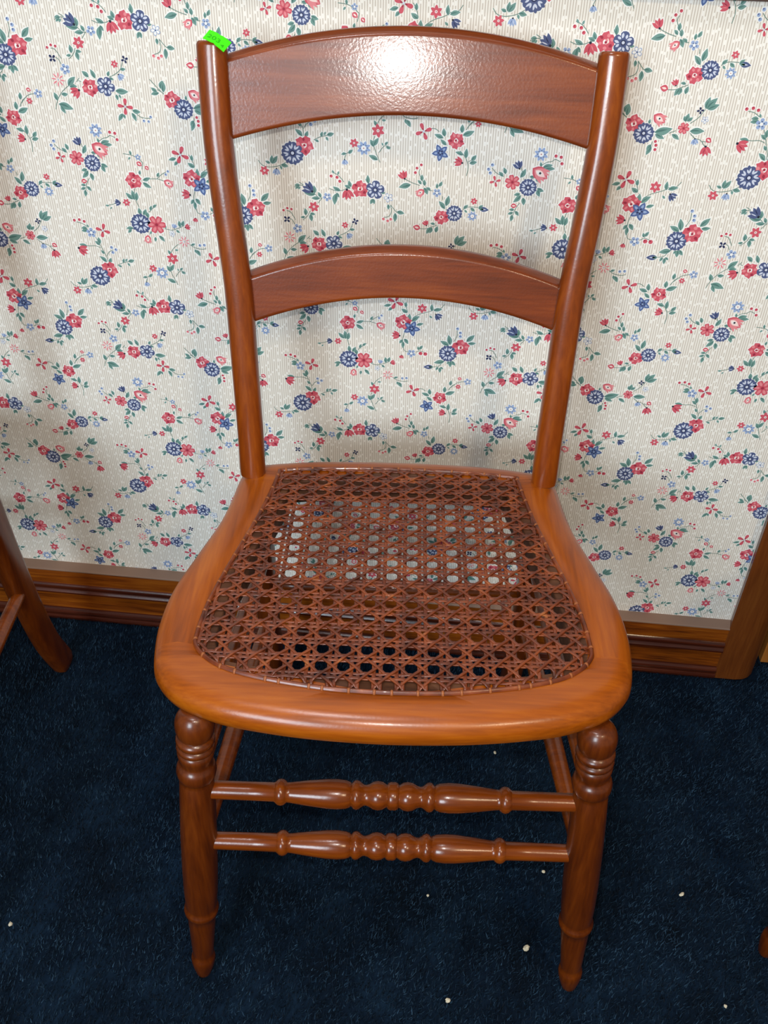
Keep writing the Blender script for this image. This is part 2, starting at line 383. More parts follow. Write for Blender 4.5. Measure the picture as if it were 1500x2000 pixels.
PATTERN = '''T 1923 5455 1998 5432 2080 5444 2149 5482;l 2053 5435 1964 5478;l 2004 5405 1982 5272;l 2004 5412 2038 5359;l 2162 5469 2094 5499;l 2169 5483 2142 5556;l 2360 5528 2352 5628;l 2366 5542 2326 5580;e 1948 5592 18;e 2013 5582 18;e 2043 5540 18;T 1953 5639 2007 5616 2054 5578 2088 5533;l 1980 5621 1960 5660;l 2021 5610 2035 5651;u 2121 5453 2141 5335;C 2269 5468 98;F5 2435 5467 112;l 2497 5440 2551 5441;l 2409 5367 2382 5303;l 2416 5367 2430 5306;W 2584 5388 49;T 2609 5309 2620 5240 2598 5183 2536 5158;T 2609 5309 2665 5243 2686 5230;l 2581 5315 2585 5252;l 2679 5233 2766 5221;l 2662 5222 2659 5116;p 2532 5144 17;p 2581 5125 17;p 2615 5146 17;v 1733 5410 1635 5487;T 1635 5473 1586 5470 1530 5447;l 1600 5471 1534 5468;l 1586 5464 1543 5427;l 1602 5458 1577 5422;T 1588 5505 1635 5480;l 1763 5391 1752 5480;l 1769 5378 1639 5391;T 1749 5398 1803 5345 1845 5341;l 1831 5347 1798 5407;l 1817 5336 1720 5334;T 1838 5338 1795 5282;b 1900 5358 48;s 1747 5238 65;T 1701 5186 1671 5127 1616 5078;l 1651 5133 1644 5217;l 1643 5118 1589 5108;l 1700 5157 1763 5150;l 1703 5150 1719 5066;C 1795 4803 94;F5 1967 4822 108;l 1868 4895 1826 4987;l 1796 4905 1729 4963;T 2020 4915 2084 4945 2151 4995 2185 5069;l 2006 4921 2030 4976;l 2151 4995 2211 5004;l 2019 4908 2068 4890;s 2098 5048 42;n 2214 5097 39;w 2126 4947 2172 4895;l 2065 4781 2206 4778;l 2066 4747 2079 4685;l 2097 4748 2120 4708;X 2149 4626 85;T 2223 4602 2289 4534 2346 4516 2415 4519;l 2221 4587 2310 4578;l 2211 4566 2250 4476;l 2111 4554 2052 4473;l 2117 4547 2132 4498;i 2335 4487 15;i 2387 4483 15;i 2416 4531 15;T 1368 4560 1401 4646 1464 4733 1553 4806 1625 4829;l 1553 4806 1647 4905;l 1567 4799 1652 4810;l 1402 4653 1381 4736;l 1461 4719 1537 4725;T 1652 4851 1690 4893;T 1677 4866 1705 4856;l 1410 4619 1568 4570;l 1431 4606 1474 4520;u 1666 4770 1574 4717;Y 1456 4867 75;b 1554 4975 54;T 1521 5020 1495 5072 1468 5084;n 1434 5076 42;e 1399 5178 15;e 1444 5204 15;e 1490 5195 15;T 1435 5175 1483 5158 1532 5074;D 1774 4360 77;T 1788 4242 1842 4277 1898 4293 1928 4314 1983 4291;e 1930 4349 18;e 1986 4340 18;e 2002 4273 18;l 1804 4217 1910 4255;l 1832 4206 1938 4214;l 1790 4229 1777 4280;O 1701 4211 1870 4103;l 1582 4100 1630 4201;T 1576 4218 1595 4167;v 1563 4197 1524 4280;G 1502 4049 87;F8 1675 4002 100;l 1679 4119 1745 4116;l 1746 4103 1783 4065;T 1272 4188 1322 4138 1404 4104;l 1398 4103 1347 4153;l 1422 4131 1395 4201;i 1273 4221 18;i 1236 4173 18;i 1257 4135 18;X 1317 4048 61;l 1609 3915 1531 3829;l 1601 3928 1530 3911;l 1632 3889 1648 3802;l 1772 3998 1848 3969;l 1780 3985 1809 3906;q 1508 3791 1578 3795;T 1605 3827 1560 3749 1526 3615;l 1553 3748 1493 3745;l 1543 3720 1484 3696;l 1561 3735 1607 3683;l 1532 3692 1526 3615;C 2122 3831 98;T 2043 4124 2134 4114 2192 4087 2255 4038;l 2134 4114 2126 4165;l 2123 4091 2095 4060;b 2209 4095 34;q 2185 4042 2241 4000;q 2276 4002 2313 3959;l 2203 3899 2211 3953;T 2255 4038 2236 3962;l 2226 3839 2317 3875;l 2223 3816 2317 3760;T 2299 3859 2394 3864 2470 3845;T 2394 3864 2448 3913 2507 3946;l 2397 3887 2428 3939;O 2471 3850 2576 3790;i 2531 3955 15;i 2503 3919 16;T 2126 3749 2108 3686 2118 3592 2140 3522;l 2082 3613 2005 3688;l 2097 3606 2082 3723;l 2119 3600 2135 3703;s 2000 3574 48;v 1925 3565 1855 3569;T 1746 3522 1838 3544 1875 3570;l 1786 3522 1742 3525;l 1817 3511 1793 3485;l 2143 3434 2132 3521;l 2176 3436 2218 3510;l 2236 3407 2199 3485;T 2245 3472 2319 3540 2351 3566;l 2265 3497 2289 3554;l 2301 3531 2347 3570;F8 2133 3333 125;G 2319 3331 115;O 2199 3201 2184 3095;l 2329 3201 2393 3130;l 2286 3182 2278 3123;l 2225 3211 2247 3253;l 2038 3273 1947 3263;l 2011 3255 1964 3211;T 2414 3288 2493 3277 2578 3306 2646 3343;l 2422 3289 2420 3337;l 2595 3316 2588 3396;l 2621 3333 2645 3400;w 2521 3303 2535 3357;W 2491 3232 33;u 2655 3319 2718 3336;l 2542 3280 2587 3250;Y 2623 3145 70;T 2685 3115 2746 3078 2826 3066 2876 3078;l 2701 3108 2752 3128;l 2760 3053 2801 2980;l 2744 3061 2755 3011;i 2807 3111 17;i 2859 3118 17;s 2458 2927 74;T 2440 2982 2482 3052 2546 3107;l 2439 2974 2413 3031;l 2496 3036 2542 3039;T 2426 2871 2409 2801 2438 2698 2484 2596;l 2412 2758 2375 2833;l 2413 2766 2466 2856;l 2462 2621 2359 2667;T 2472 2701 2530 2774 2595 2761;l 2532 2783 2569 2820;l 2546 2767 2597 2744;l 2514 2773 2501 2807;D 2306 2738 78;s 2202 2787 52;T 2172 2715 2115 2668 2073 2665;l 2141 2670 2189 2717;l 2116 2673 2060 2659;T 2114 2659 2093 2605;w 2098 2605 2106 2544;u 337 4022 296 4106;T 338 4018 423 3981 506 3957;l 407 3962 273 3923;l 368 3960 322 3922;e 512 4180 16;e 467 4143 16;e 451 4094 17;T 502 4140 493 4087 549 3981;l 525 4007 524 4079;l 560 3955 550 4026;l 522 3971 479 4015;O 554 3913 471 3841;l 549 3936 595 3860;T 577 3942 603 3911 643 3908;l 623 3912 582 3942;b 696 3887 47;l 691 3933 693 3992;l 715 3956 746 4016;T 758 3853 762 3812;l 802 3744 828 3866;l 794 3711 721 3797;F8 898 3669 96;C 761 3616 87;T 991 3715 1051 3750 1159 3751;l 998 3725 1046 3773;l 1010 3716 1042 3685;l 1073 3742 1127 3703;s 1106 3818 42;N 1167 3737 1277 3728;l 1163 3732 1210 3781;D 1100 3650 57;T 526 3471 596 3474 661 3501 716 3523;q 530 3476 446 3492;u 598 3513 573 3574;l 694 3532 638 3539;l 705 3436 723 3514;l 643 3491 598 3416;l 657 3496 637 3423;l 168 3203 173 3323;T 107 3230 170 3193;C 254 3132 92;F8 369 3041 111;O 437 3226 565 3152;l 408 3134 409 3185;l 475 3056 652 3101;l 484 3036 586 2995;T 621 3053 687 3082;l 653 3045 737 2993;e 503 2965 16;e 516 2927 17;e 514 2883 17;T 472 2964 466 2912;l 470 2922 431 2821;l 468 2932 425 2878;G 759 3109 63;l 761 3172 783 3258;l 780 3178 832 3220;l 760 3177 743 3231;T 815 3159 884 3218 921 3279 937 3300;n 889 3288 35;W 954 3201 34;l 936 3305 959 3423;l 946 3305 1033 3417;l 957 3301 1065 3355;l 826 3084 974 3090;T 835 3064 892 3016 953 2999 1008 2940;w 893 3011 903 2945;q 1005 3022 1065 2984;T 966 2987 1018 2987;u 1018 2940 1035 2839;T 35 3328 105 3250 170 3185;l 141 3238 166 3321;l 120 3197 29 3179;l 100 3209 38 3247;X 522 4530 89;T 581 4561 639 4564 686 4535;l 735 4474 636 4507;l 747 4488 732 4575;l 772 4400 703 4460;C 869 4452 90;S 711 4320 94;l 925 4534 926 4622;l 934 4510 1055 4560;T 968 4568 1008 4632 1056 4671;T 919 4350 983 4276 1015 4187 1003 4088;l 954 4307 867 4335;l 989 4277 988 4380;l 1043 4254 1095 4315;l 1026 4224 1106 4242;T 1012 4239 1062 4268;u 949 4225 860 4247;T 977 4591 1075 4687 1164 4712;q 1076 4756 1130 4742;s 1089 4634 38;b 1203 4714 47;l 989 4641 999 4718;l 955 5208 926 5344;l 942 5200 831 5255;C 1085 5185 110;F8 933 5090 117;l 1147 5266 1241 5366;l 1167 5244 1265 5258;T 996 5257 1030 5335 1028 5411;i 1031 5433 19;i 1068 5380 19;i 1071 5333 19;l 899 4978 768 4949;l 971 4990 974 4903;l 986 4991 1036 4931;l 958 4982 929 4940;T 877 4977 838 4910 768 4890;N 768 4890 642 4881;l 849 4895 892 4866;l 843 4887 850 4815;l 827 4894 799 4844;X 274 5731 98;T 368 5738 403 5670 422 5609;l 403 5670 401 5740;l 422 5600 347 5648;l 223 5692 134 5668;l 240 5658 192 5610;C 373 5474 104;S 478 5397 108;l 443 5476 447 5593;l 475 5487 570 5566;T 489 5542 569 5593 666 5627 729 5658;s 594 5669 64;l 714 5639 709 5736;T 729 5667 809 5681 854 5737;l 730 5649 834 5674;v 761 5602 825 5543;l 718 5550 684 5583;l 534 5446 620 5474;u 336 5290 236 5299;T 397 5345 375 5251 387 5140 406 5085 473 5071;l 376 5241 335 5183;l 392 5252 444 5182;l 381 5214 379 5120;u 370 5025 362 4971;b 487 5059 54;T 540 5076 590 5099 658 5076;e 600 5066 25;e 659 5063 25;l 581 5108 562 5163;l 589 5118 623 5177;X 1662 3222 87;e 1337 3325 18;e 1399 3336 18;e 1454 3319 18;T 1358 3305 1421 3293 1480 3255;l 1476 3239 1402 3234;l 1482 3223 1400 3201;l 1495 3248 1477 3288;b 1516 3187 59;T 1557 3136 1598 3038 1650 2905 1655 2837;l 1598 3038 1539 3085;l 1600 3055 1590 3138;T 1600 3004 1537 3026 1453 3020 1355 3031;l 1436 3019 1339 3035;u 1327 2987 1435 2939;l 1629 2930 1596 2979;T 1658 2906 1692 2959 1747 2988;i 1732 3018 19;i 1781 2994 19;i 1738 2957 19;l 1645 2828 1565 2900;l 1669 2821 1705 2888;F8 1529 2646 132;C 1659 2733 108;T 1765 2796 1838 2832 1925 2855;l 1821 2779 1774 2797;l 1847 2832 1864 2889;l 1875 2852 1905 2888;l 1908 2854 1987 2876;l 1897 2836 1924 2794;T 1145 2549 1187 2498 1269 2481 1376 2502 1452 2543;l 1277 2522 1221 2545;l 1286 2523 1302 2613;l 1293 2518 1361 2608;l 1395 2513 1478 2500;l 1385 2503 1403 2459;s 1207 2440 57;w 1344 2468 1339 2392'''
elements = []
for i_, s_ in enumerate(PATTERN.split(';')):
    t_ = s_.split(); k_ = t_[0]; n_ = [int(q)*1e-4 for q in t_[1:]]; r_ = None
    if len(n_) % 2: r_ = n_.pop()
    elements.append((k_, [(n_[j]-.6, n_[j+1]) for j in range(0, len(n_), 2)], r_, i_))
# ink shapes of one repeat, then tiled as a half-drop repeat across the sheet
for k_, P_, r_, i_ in elements: draw(k_, P_, r_, random.Random(i_*7+1))
base_v = np.array(PV); base_f, base_m = PF, PM
face_c = np.array([base_v[list(f_)].mean(0) for f_ in base_f])
AV, AF, AM = [], [], []; U0, U1, Z0, Z1 = -1.25, CASING_X-.001, BB_TOP+.0008, .9045
off = 0
for a_ in range(-4, 6):
    for b_ in range(-3, 4):
        du = a_*LAT_W; dz = b_*LAT_V + (LAT_V/2 if a_ % 2 else 0)
        w_ = base_v+np.array((du, 0, dz))
        inside = (w_[:, 0] > U0) & (w_[:, 0] < U1) & (w_[:, 2] > Z0) & (w_[:, 2] < Z1)
        if not inside.any(): continue
        w_[:, 0] = np.clip(w_[:, 0], U0, U1); w_[:, 2] = np.clip(w_[:, 2], Z0, Z1)
        AV.append(w_)
        for f_, m_ in zip(base_f, base_m):
            if inside[list(f_)].any(): AF.append(tuple(q+off for q in f_)); AM.append(m_)
        off += len(w_)
AV = np.concatenate(AV).tolist()
n0 = len(AV)
AV += [(-2.2, WALL_Y, 0), (CASING_X+.05, WALL_Y, 0), (CASING_X+.05, WALL_Y, 2.4), (-2.2, WALL_Y, 2.4),
       (-2.2, WALL_Y+.1, 0), (CASING_X+.05, WALL_Y+.1, 0), (CASING_X+.05, WALL_Y+.1, 2.4), (-2.2, WALL_Y+.1, 2.4)]
for q in ((0, 1, 2, 3), (5, 4, 7, 6), (4, 0, 3, 7), (1, 5, 6, 2), (3, 2, 6, 7), (4, 5, 1, 0)): AF.append(tuple(n0+i for i in q)); AM.append(0)
wall = struct(obj('wall_back', AV, AF, None, smooth=False, mats=[PAPER]+[PRINT[k] for k in PRINT_ORDER], midx=AM))

# ---- baseboard: moulded board with a dusty flat top
k = BB_TOP/.124
prof = [(0, 0), (.0200, 0), (.0205, .004), (.0235, .006), (.0245, .010), (.0235, .0135), (.0205, .0150), (.0205, .0165), (.0225, .018), (.0235, .0215), (.0225, .025), (.0200, .0265),
        (.0185, .030), (.0185, .064), (.0205, .0665), (.0225, .069), (.0228, .0725), (.0205, .076), (.0200, .078), (.0215, .080), (.0225, .084), (.0215, .088), (.0190, .0905),
        (.0185, .093), (.0190, .120), (.0180, .1225)]
rings = [[(x, WALL_Y-d, z*k) for d, z in prof]+[(x, WALL_Y, .1225*k)] for x in (-2.2, CASING_X-.004)]
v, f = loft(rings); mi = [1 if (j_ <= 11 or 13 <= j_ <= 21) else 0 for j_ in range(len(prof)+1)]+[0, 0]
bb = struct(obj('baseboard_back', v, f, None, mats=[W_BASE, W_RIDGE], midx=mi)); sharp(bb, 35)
rings = [[(x, WALL_Y-.0198, BB_TOP-.0022), (x, WALL_Y-.0196, BB_TOP-.0006), (x, WALL_Y-.0185, BB_TOP), (x, WALL_Y, BB_TOP), (x, WALL_Y, BB_TOP-.0022)] for x in (-2.2, CASING_X)]
v, f = loft(rings); obj('ledge_cap', v, f, DUST, bb, smooth=False)
# ---- chair rail just above the frame's top edge
rings = [[(x, WALL_Y-d, .9062+z) for d, z in ((0, 0), (.010, 0), (.014, .004), (.016, .012), (.012, .018), (.018, .026), (.022, .036), (.020, .044), (.010, .048), (0, .048))] for x in (-2.2, CASING_X)]
v, f = loft(rings); struct(obj('trim_1', v, f, W_TRIM))
# ---- door casing, jamb and door at the right
cx0, cx1 = CASING_X, .474
pr = [(cx0, WALL_Y), (cx0-.0045, FACE_Y+.001), (cx0-.003, FACE_Y-.001), (cx0+.026, FACE_Y-.001), (cx0+.038, FACE_Y+.001), (cx0+.047, FACE_Y+.006), (cx0+.054, FACE_Y+.014), (cx0+.058, FACE_Y+.023), (cx1-.001, WALL_Y+.008), (cx0+.06, WALL_Y+.02), (cx0+.03, WALL_Y+.02)]
rings = [[(x, y, z) for x, y in pr] for z in (.003, 2.1)]
v, f = loft(rings); tr = struct(obj('trim_2', v, f, W_TRIM)); sharp(tr, 35)
v, f = box(.440, .4735, WALL_Y+.02, WALL_Y+.12, .002, 2.1); struct(obj('trim_3', v, f, W_TRIM, smooth=False))
dr = struct(obj('door_1', *box(.4825, 1.24, WALL_Y+.012, WALL_Y+.047, .012, 2.05), W_DOOR, smooth=False))
for z0, z1 in ((.25, .95), (1.1, 1.9)):
    for x0, x1 in ((.60, .82), (.90, 1.12)):
        obj('door_panel', *box(x0, x1, WALL_Y+.007, WALL_Y+.0121, z0, z1), W_DOOR, dr, smooth=False)
v, f = lathe((1.19, WALL_Y+.0125, .98), (1.19, WALL_Y-.05, .98), [(0, .028), (.004, .028), (.006, .012), (.03, .011), (.035, .022), (.048, .028), (.058, .022), (.062, .006)])
obj('door_knob', v, f, plain('brass', srgb(170, 130, 60), .3, .6), dr)

# ------------------------------------------------------------------ chair
CX = -.0045                                   # seat and back sit a hair left of the leg centre
SEAT = .450
def g(z):                                     # recline of the back
    t = max(0.0, (z-.45)/.42); return .3445+.085*t**1.25
half_outer = [(0, -.005), (.035, -.0042), (.07, -.002), (.105, .0022), (.14, .0085), (.164, .0165), (.187, .0275), (.2034, .0425), (.2125, .058), (.2175, .080), (.2205, .115), (.217, .160),
              (.2045, .208), (.1905, .258), (.1845, .29), (.1815, .315), (.1795, .336), (.176, .354), (.165, .3655), (.15, .371), (.1, .379), (.05, .382), (0, .383)]
loop = half_outer+[(-x, y) for x, y in reversed(half_outer[1:-1])]
outer = catmull(loop, 5, closed=True)
NO = len(outer); outer = np.array(outer)
tan = np.roll(outer, -1, 0)-np.roll(outer, 1, 0); tan /= np.linalg.norm(tan, axis=1)[:, None]
inward = np.stack([-tan[:, 1], tan[:, 0]], 1)
wi_y = [.075, .09, .142, .203, .275, .300]; wi_x = [.158, .162, .158, .145, .128, .122]
fr = catmull([(.158, .075), (.147, .063), (.11, .0555), (.06, .049), (0, .0465), (-.06, .049), (-.11, .0555), (-.147, .063), (-.158, .075)], 8)
bk = catmull([(.122, .30), (.1175, .324), (.108, .3305), (.05, .3355), (0, .337), (-.05, .3355), (-.108, .3305), (-.1175, .324), (-.122, .30)], 8)
def polar_hit(curve, c, d):
    best = None
    for a, b in zip(curve[:-1], curve[1:]):
        e = b-a; den = d[0]*e[1]-d[1]*e[0]
        if abs(den) < 1e-12: continue
        w = a-c; t = (w[0]*e[1]-w[1]*e[0])/den; s = (w[0]*d[1]-w[1]*d[0])/den
        if t > 0 and -1e-6 <= s <= 1+1e-6: best = t if best is None else min(best, t)
    return c+d*(best if best is not None else .9)
def inner_pt(p):
    if p[1] < .075: c = np.array((0, .0751)); return polar_hit(fr, c, p-c)
    if p[1] > .300: c = np.array((0, .2999)); return polar_hit(bk, c, p-c)
    return np.array((math.copysign(np.interp(p[1], wi_y, wi_x), p[0]), p[1]))
inner = np.array([inner_pt(p) for p in outer])
ring_spec = [(.014, .4190), (.005, .4206), (.0014, .4250), (0, .4315), (.0009, .4380), (.0036, .4432), (.0085, .4472), (.0155, .4493), (.0225, .4500)]
def seat_section(i, shift=0.0):
    s = [(inner[i][0], inner[i][1], .4205)]
    for d, z in ring_spec:
        p = outer[i]+inward[i]*d; s.append((p[0], p[1], z))
    dv = outer[i]-inner[i]; dv = dv/np.linalg.norm(dv)
    for w_, z in ((.0150, SEAT), (.0147, SEAT-.0003), (.0012, SEAT-.0003), (0, SEAT-.0014)):
        q = inner[i]+dv*w_; s.append((q[0], q[1], z))
    return [(x+CX, y, z) for x, y, z in s]

def build_chair(root):
    # ---- seat frame: four glued rails
    n_half = NO//2
    def span(i0, i1): return [i % NO for i in range(i0, i1+1)]
    def first(cond, rngi): return next(i for i in rngi if cond(outer[i]))
    iF = first(lambda p: p[1] > .079, range(0, n_half)); iB = first(lambda p: p[1] > .331, range(0, n_half))
    for nm, idx, mat in (('front_rail', span(NO-iF, NO+iF), W_SEAT_X), ('side_rail', span(iF, iB), W_SEAT_Y),
                         ('side_rail', span(NO-iB, NO-iF), W_SEAT_Y), ('back_rail', span(iB, NO-iB), W_SEAT_X)):
        secs = [seat_section(i) for i in idx]; v, f = loft(secs); n_ = len(secs[0])
        mi = [1 if (q % n_) >= n_-4 else 0 for q in range((len(secs)-1)*n_)]+[0, 0]
        o = obj(nm, v, f, None, root, mats=[mat, W_UNDER], midx=mi); sharp(o, 50)
    # ---- woven cane
    cane_half = [(0, .0315), (.03, .0322), (.06, .0342), (.11, .0425), (.145, .0525), (.165, .0645), (.1765, .078), (.1790, .092), (.1755, .135), (.1640, .190), (.1530, .235), (.1440, .275), (.1370, .315), (.1325, .3435), (.126, .3495), (.06, .3555), (0, .357)]
    cl = [np.array(p) for p in catmull(cane_half+[(-x, y) for x, y in reversed(cane_half[1:-1])], 4, closed=True)]
    nb = len(cl); zt = SEAT+.0004
    # binder strip laid over the drilled holes
    rings = []
    for i in range(nb+1):
        a, b, c = cl[(i-1) % nb], cl[i % nb], cl[(i+1) % nb]; t = c-a; t /= np.linalg.norm(t); nn = np.array((-t[1], t[0]))
        rings.append([(CX+b[0]+nn[0]*d, b[1]+nn[1]*d, zt+z) for d, z in ((-.0022, 0), (-.0012, .0022), (0, .0028), (.0012, .0022), (.0022, 0))])
    v, f = loft(rings, closed=False, cap=False); binder = obj('cane_binder', v, f, CANE, root)
    weave = obj('cane_panel', [(CX-.02, .18, SEAT-.0008), (CX+.02, .18, SEAT-.0008), (CX, .2, SEAT-.0008)], [(0, 1, 2)], CANE, root) if False else binder
    poly_l = cl
    def clip(p, d):
        ts = []
        for a, b in zip(poly_l, poly_l[1:]+poly_l[:1]):
            e = b-a; den = d[0]*e[1]-d[1]*e[0]
            if abs(den) < 1e-12: continue
            w = a-p; t = (w[0]*e[1]-w[1]*e[0])/den; s = (w[0]*d[1]-w[1]*d[0])/den
            if 0 <= s < 1: ts.append(t)
        return (min(ts), max(ts)) if len(ts) >= 2 else None
    PX = .01988; xo = .0020-CX-.0000
    yk = [.0485]
    st = .0202
    while yk[-1] < .36: yk.append(yk[-1]+st); st -= .00015
    yk = [yk[0]-.0203]+yk; xk = [xo+PX*k for k in range(-10, 10)]
    def strand(pts, w, zf):
        rings = []; m = len(pts)
        for i, p in enumerate(pts):
            a = pts[max(i-1, 0)]; c = pts[min(i+1, m-1)]; t = c-a; t = t/(np.linalg.norm(t) or 1); nn = np.array((-t[1], t[0]))
            z = zt+zf(i, m)
            if i in (0, m-1): z = zt-.0004
            rings.append([(CX+p[0]+nn[0]*d*w, p[1]+nn[1]*d*w, z+h) for d, h in ((-.5, 0), (-.34, .0006), (.34, .0006), (.5, 0), (0, -.0003))])
        v, f = loft(rings); return obj('cane_strand', v, f, CANE, weave)
    R = random.Random(3)
    for x in xk:                                 # front-to-back pairs
        for s_ in (-1, 1):
            p = np.array((x+s_*.0029+R.uniform(-.0003, .0003), .2)); c = clip(p, np.array((0., 1.)))
            if not c or c[1]-c[0] < .02: continue
            n = max(6, int((c[1]-c[0])/.0047))
            pts = [p+np.array((0, c[0]+(c[1]-c[0])*i/n)) for i in range(n+1)]
            strand(pts, .0038, lambda i, m, s_=s_, pts=pts: .0009+.0007*s_*math.cos(math.pi*pts[i][1]/.0094))
    for j, y in enumerate(yk):                   # side-to-side pairs
        for s_ in (-1, 1):
            p = np.array((0, y+s_*.0028+R.uniform(-.0003, .0003))); c = clip(p, np.array((1., 0.)))
            if not c or c[1]-c[0] < .03: continue
            n = max(6, int((c[1]-c[0])/.0050))
            pts = [p+np.array((c[0]+(c[1]-c[0])*i/n, 0)) for i in range(n+1)]
            strand(pts, .0037, lambda i, m, s_=s_, pts=pts: .0013-.0007*s_*math.cos(math.pi*(pts[i][0]-xo)/.00994))
    for sg in (1, -1):                           # the two diagonal sets, through the crossings
        for k0 in range(-34, 36):
            nodes = []
            for j, y in enumerate(yk):
                kk = k0+.5+sg*j
                nodes.append(np.array((xo+PX*kk, y)))
            nodes = [nodes[0]-(nodes[1]-nodes[0])]+nodes+[nodes[-1]+(nodes[-1]-nodes[-2])]
            path = [nodes[i]+(nodes[i+1]-nodes[i])*q for i in range(len(nodes)-1) for q in (0, .25, .5, .75)]
            def inpoly(p):
                ins = False
                for a, b in zip(poly_l, poly_l[1:]+poly_l[:1]):
                    if (a[1] > p[1]) != (b[1] > p[1]) and p[0] < (b[0]-a[0])*(p[1]-a[1])/(b[1]-a[1])+a[0]: ins = not ins
                return ins
            keep = [i for i, p in enumerate(path) if inpoly(p)]
            if len(keep) < 4: continue
            seg = path[keep[0]:keep[-1]+1]; ph = keep[0]
            strand(seg, .0031, lambda i, m, ph=ph, sg=sg: .0019+(.0004 if sg > 0 else -.0001)+.0006*math.cos(math.pi*(i+ph)/2+(0 if sg > 0 else math.pi)))
    # binder loops at the drilled holes
    kn = [(-.0030, 0), (-.0018, .0030), (0, .0040), (.0018, .0030), (.0030, 0)]
    km = None; acc = 0; per = [np.linalg.norm(cl[(i+1) % nb]-cl[i]) for i in range(nb)]
    for i in range(nb):
        acc += per[i]
        if acc < .0199: continue
        acc -= .0199
        p = cl[(i+1) % nb]; q = cl[(i+2) % nb]; t = q-p; an = math.atan2(t[1], t[0])
        if km is None:
            v, f = loft([[(d, y, z*s) for d, z in ((-.0016, 0), (-.0010, .0010), (.0010, .0010), (.0016, 0))] for y, z, s in [(y, 0, 1) for y, _ in kn]])
            vs = []
            for (y, zz) in kn:
                for d, z in ((-.0013, 0), (-.0008, .0005), (.0008, .0005), (.0013, 0)): vs.append((d, y*.85, zz*.85+z))
            o = obj('binder_loop', vs, f, CANE_TIP, binder); km = o.data
        else:
            o = bpy.data.objects.new('binder_loop', km); scene.collection.objects.link(o); o.parent = binder
        o.location = (CX+p[0], p[1], zt-.0006); o.rotation_euler = (0, 0, an)
    # ---- front legs (turned)
    LP = [(0, .0070), (.002, .0082), (.010, .0100), (.018, .0117), (.025, .0128), (.031, .0132), (.036, .0126), (.0385, .0108), (.045, .0116), (.075, .0129), (.108, .0146), (.117, .0146), (.1195, .0164),
          (.1225, .0178), (.1255, .0182), (.1285, .0177), (.131, .0158), (.135, .0163), (.16, .0174), (.20, .0180), (.25, .0179), (.30, .0170), (.332, .0161), (.3355, .0146), (.3375, .0166), (.341, .0180), (.3455, .0186),
          (.350, .0180), (.3535, .0166), (.3555, .0141), (.360, .0150), (.366, .0166), (.3715, .0170), (.3735, .0149), (.3755, .0170), (.3780, .0176), (.3800, .0166), (.3815, .0148), (.3835, .0168), (.3865, .0177), (.3895, .0172), (.3915, .0142),
          (.395, .0164), (.399, .0174), (.404, .0179), (.409, .0178), (.4135, .0168), (.4175, .0150), (.4205, .0128), (.4225, .0105)]
    for s_ in (-1, 1):
        a = Vector((s_*.206, 0, 0)); b = Vector((s_*.1785, .0268, .4))
        ax = (b-a).normalized(); L = 1/ax.z
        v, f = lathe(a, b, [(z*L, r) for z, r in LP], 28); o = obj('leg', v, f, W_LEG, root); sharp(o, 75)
    def leg_at(s_, z): return Vector((s_*(.206-.0275*z/.4), .0268*z/.4, z))
    # ---- rear legs: flat tapering sabre legs
    for s_ in (-1, 1):
        path = catmull([(.162, .3485, .4195), (.1625, .353, .36), (.1635, .362, .27), (.165, .375, .17), (.166, .394, .08), (.167, .425, 0)], 6)
        rings = []
        for i, p in enumerate(path):
            t = i/(len(path)-1); hw = .0135-.001*t; hd = .0225-.003*t
            if i == len(path)-1: hw *= .8; hd *= .86
            dn = path[min(i+1, len(path)-1)]-path[max(i-1, 0)]; dn /= np.linalg.norm(dn)
            dv = np.array((0, -dn[2], dn[1]))
            ring = []
            for k_ in range(16):
                a = 2*math.pi*k_/16; ca, sa = math.cos(a), math.sin(a)
                ex = math.copysign(abs(ca)**.6, ca)*hw; ey = math.copysign(abs(sa)**.6, sa)*hd
                q = p+np.array((ex, 0, 0))+dv*ey
                if p[2] > .418: q[2] = .4195
                if i == len(path)-1: q[2] = max(q[2], 0) if abs(q[2]) > .02 else 0
                ring.append((s_*q[0]+CX*.5, q[1], q[2]))
            rings.append(ring if s_ > 0 else ring[::-1])
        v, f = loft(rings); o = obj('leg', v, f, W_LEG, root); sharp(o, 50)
    # ---- front stretchers (turned) and plain side/back stretchers
    hp = [(0, .0128), (.0022, .0130), (.0045, .0120), (.0056, .0104), (.0066, .0108), (.0095, .0126), (.0140, .0134), (.0185, .0126), (.0222, .0104), (.0255, .0094), (.0275, .0098), (.0298, .0114), (.0318, .0130), (.0342, .0136), (.0366, .0130),
          (.0382, .0112), (.0392, .0106), (.0402, .0116), (.0440, .0130), (.0520, .0138), (.0620, .0135), (.0800, .0116), (.0960, .0095), (.0995, .0092), (.1005, .0104), (.1025, .0118), (.1050, .0124), (.1078, .0118), (.1098, .0102), (.1112, .0090), (.135, .0087), (.1640, .0086), (.1800, .0084)]
    for z in (.3165, .2400):
        h = leg_at(1, z).x-.006; k_ = 1.0 if z > .3 else .985
        y = leg_at(1, z).y
        full = [(-d, r) for d, r in reversed(hp)]+hp[1:]
        pr_ = [(h+max(-h, min(h, d*k_*(h/.178))), r) for d, r in full]
        v, f = lathe((-h, y, z), (h, y, z), pr_, 24); o = obj('stretcher', v, f, W_RUNG, root); sharp(o, 60)
    def bar(a, b, r):
        a, b = Vector(a), Vector(b); L = (b-a).length
        v, f = lathe(a, b, [(0, r*.9), (L*.1, r*.95), (L*.5, r*1.12), (L*.9, r*.95), (L, r*.9)], 16); return obj('stretcher', v, f, W_RUNG, root)
    for s_ in (-1, 1):
        for z, zr, rx, ry in ((.226, .205, .1645, .3695), (.331, .320, .1635, .3570)):
            p = leg_at(s_, z); bar((p.x, p.y+.002, p.z), (s_*rx, ry, zr), .0095)
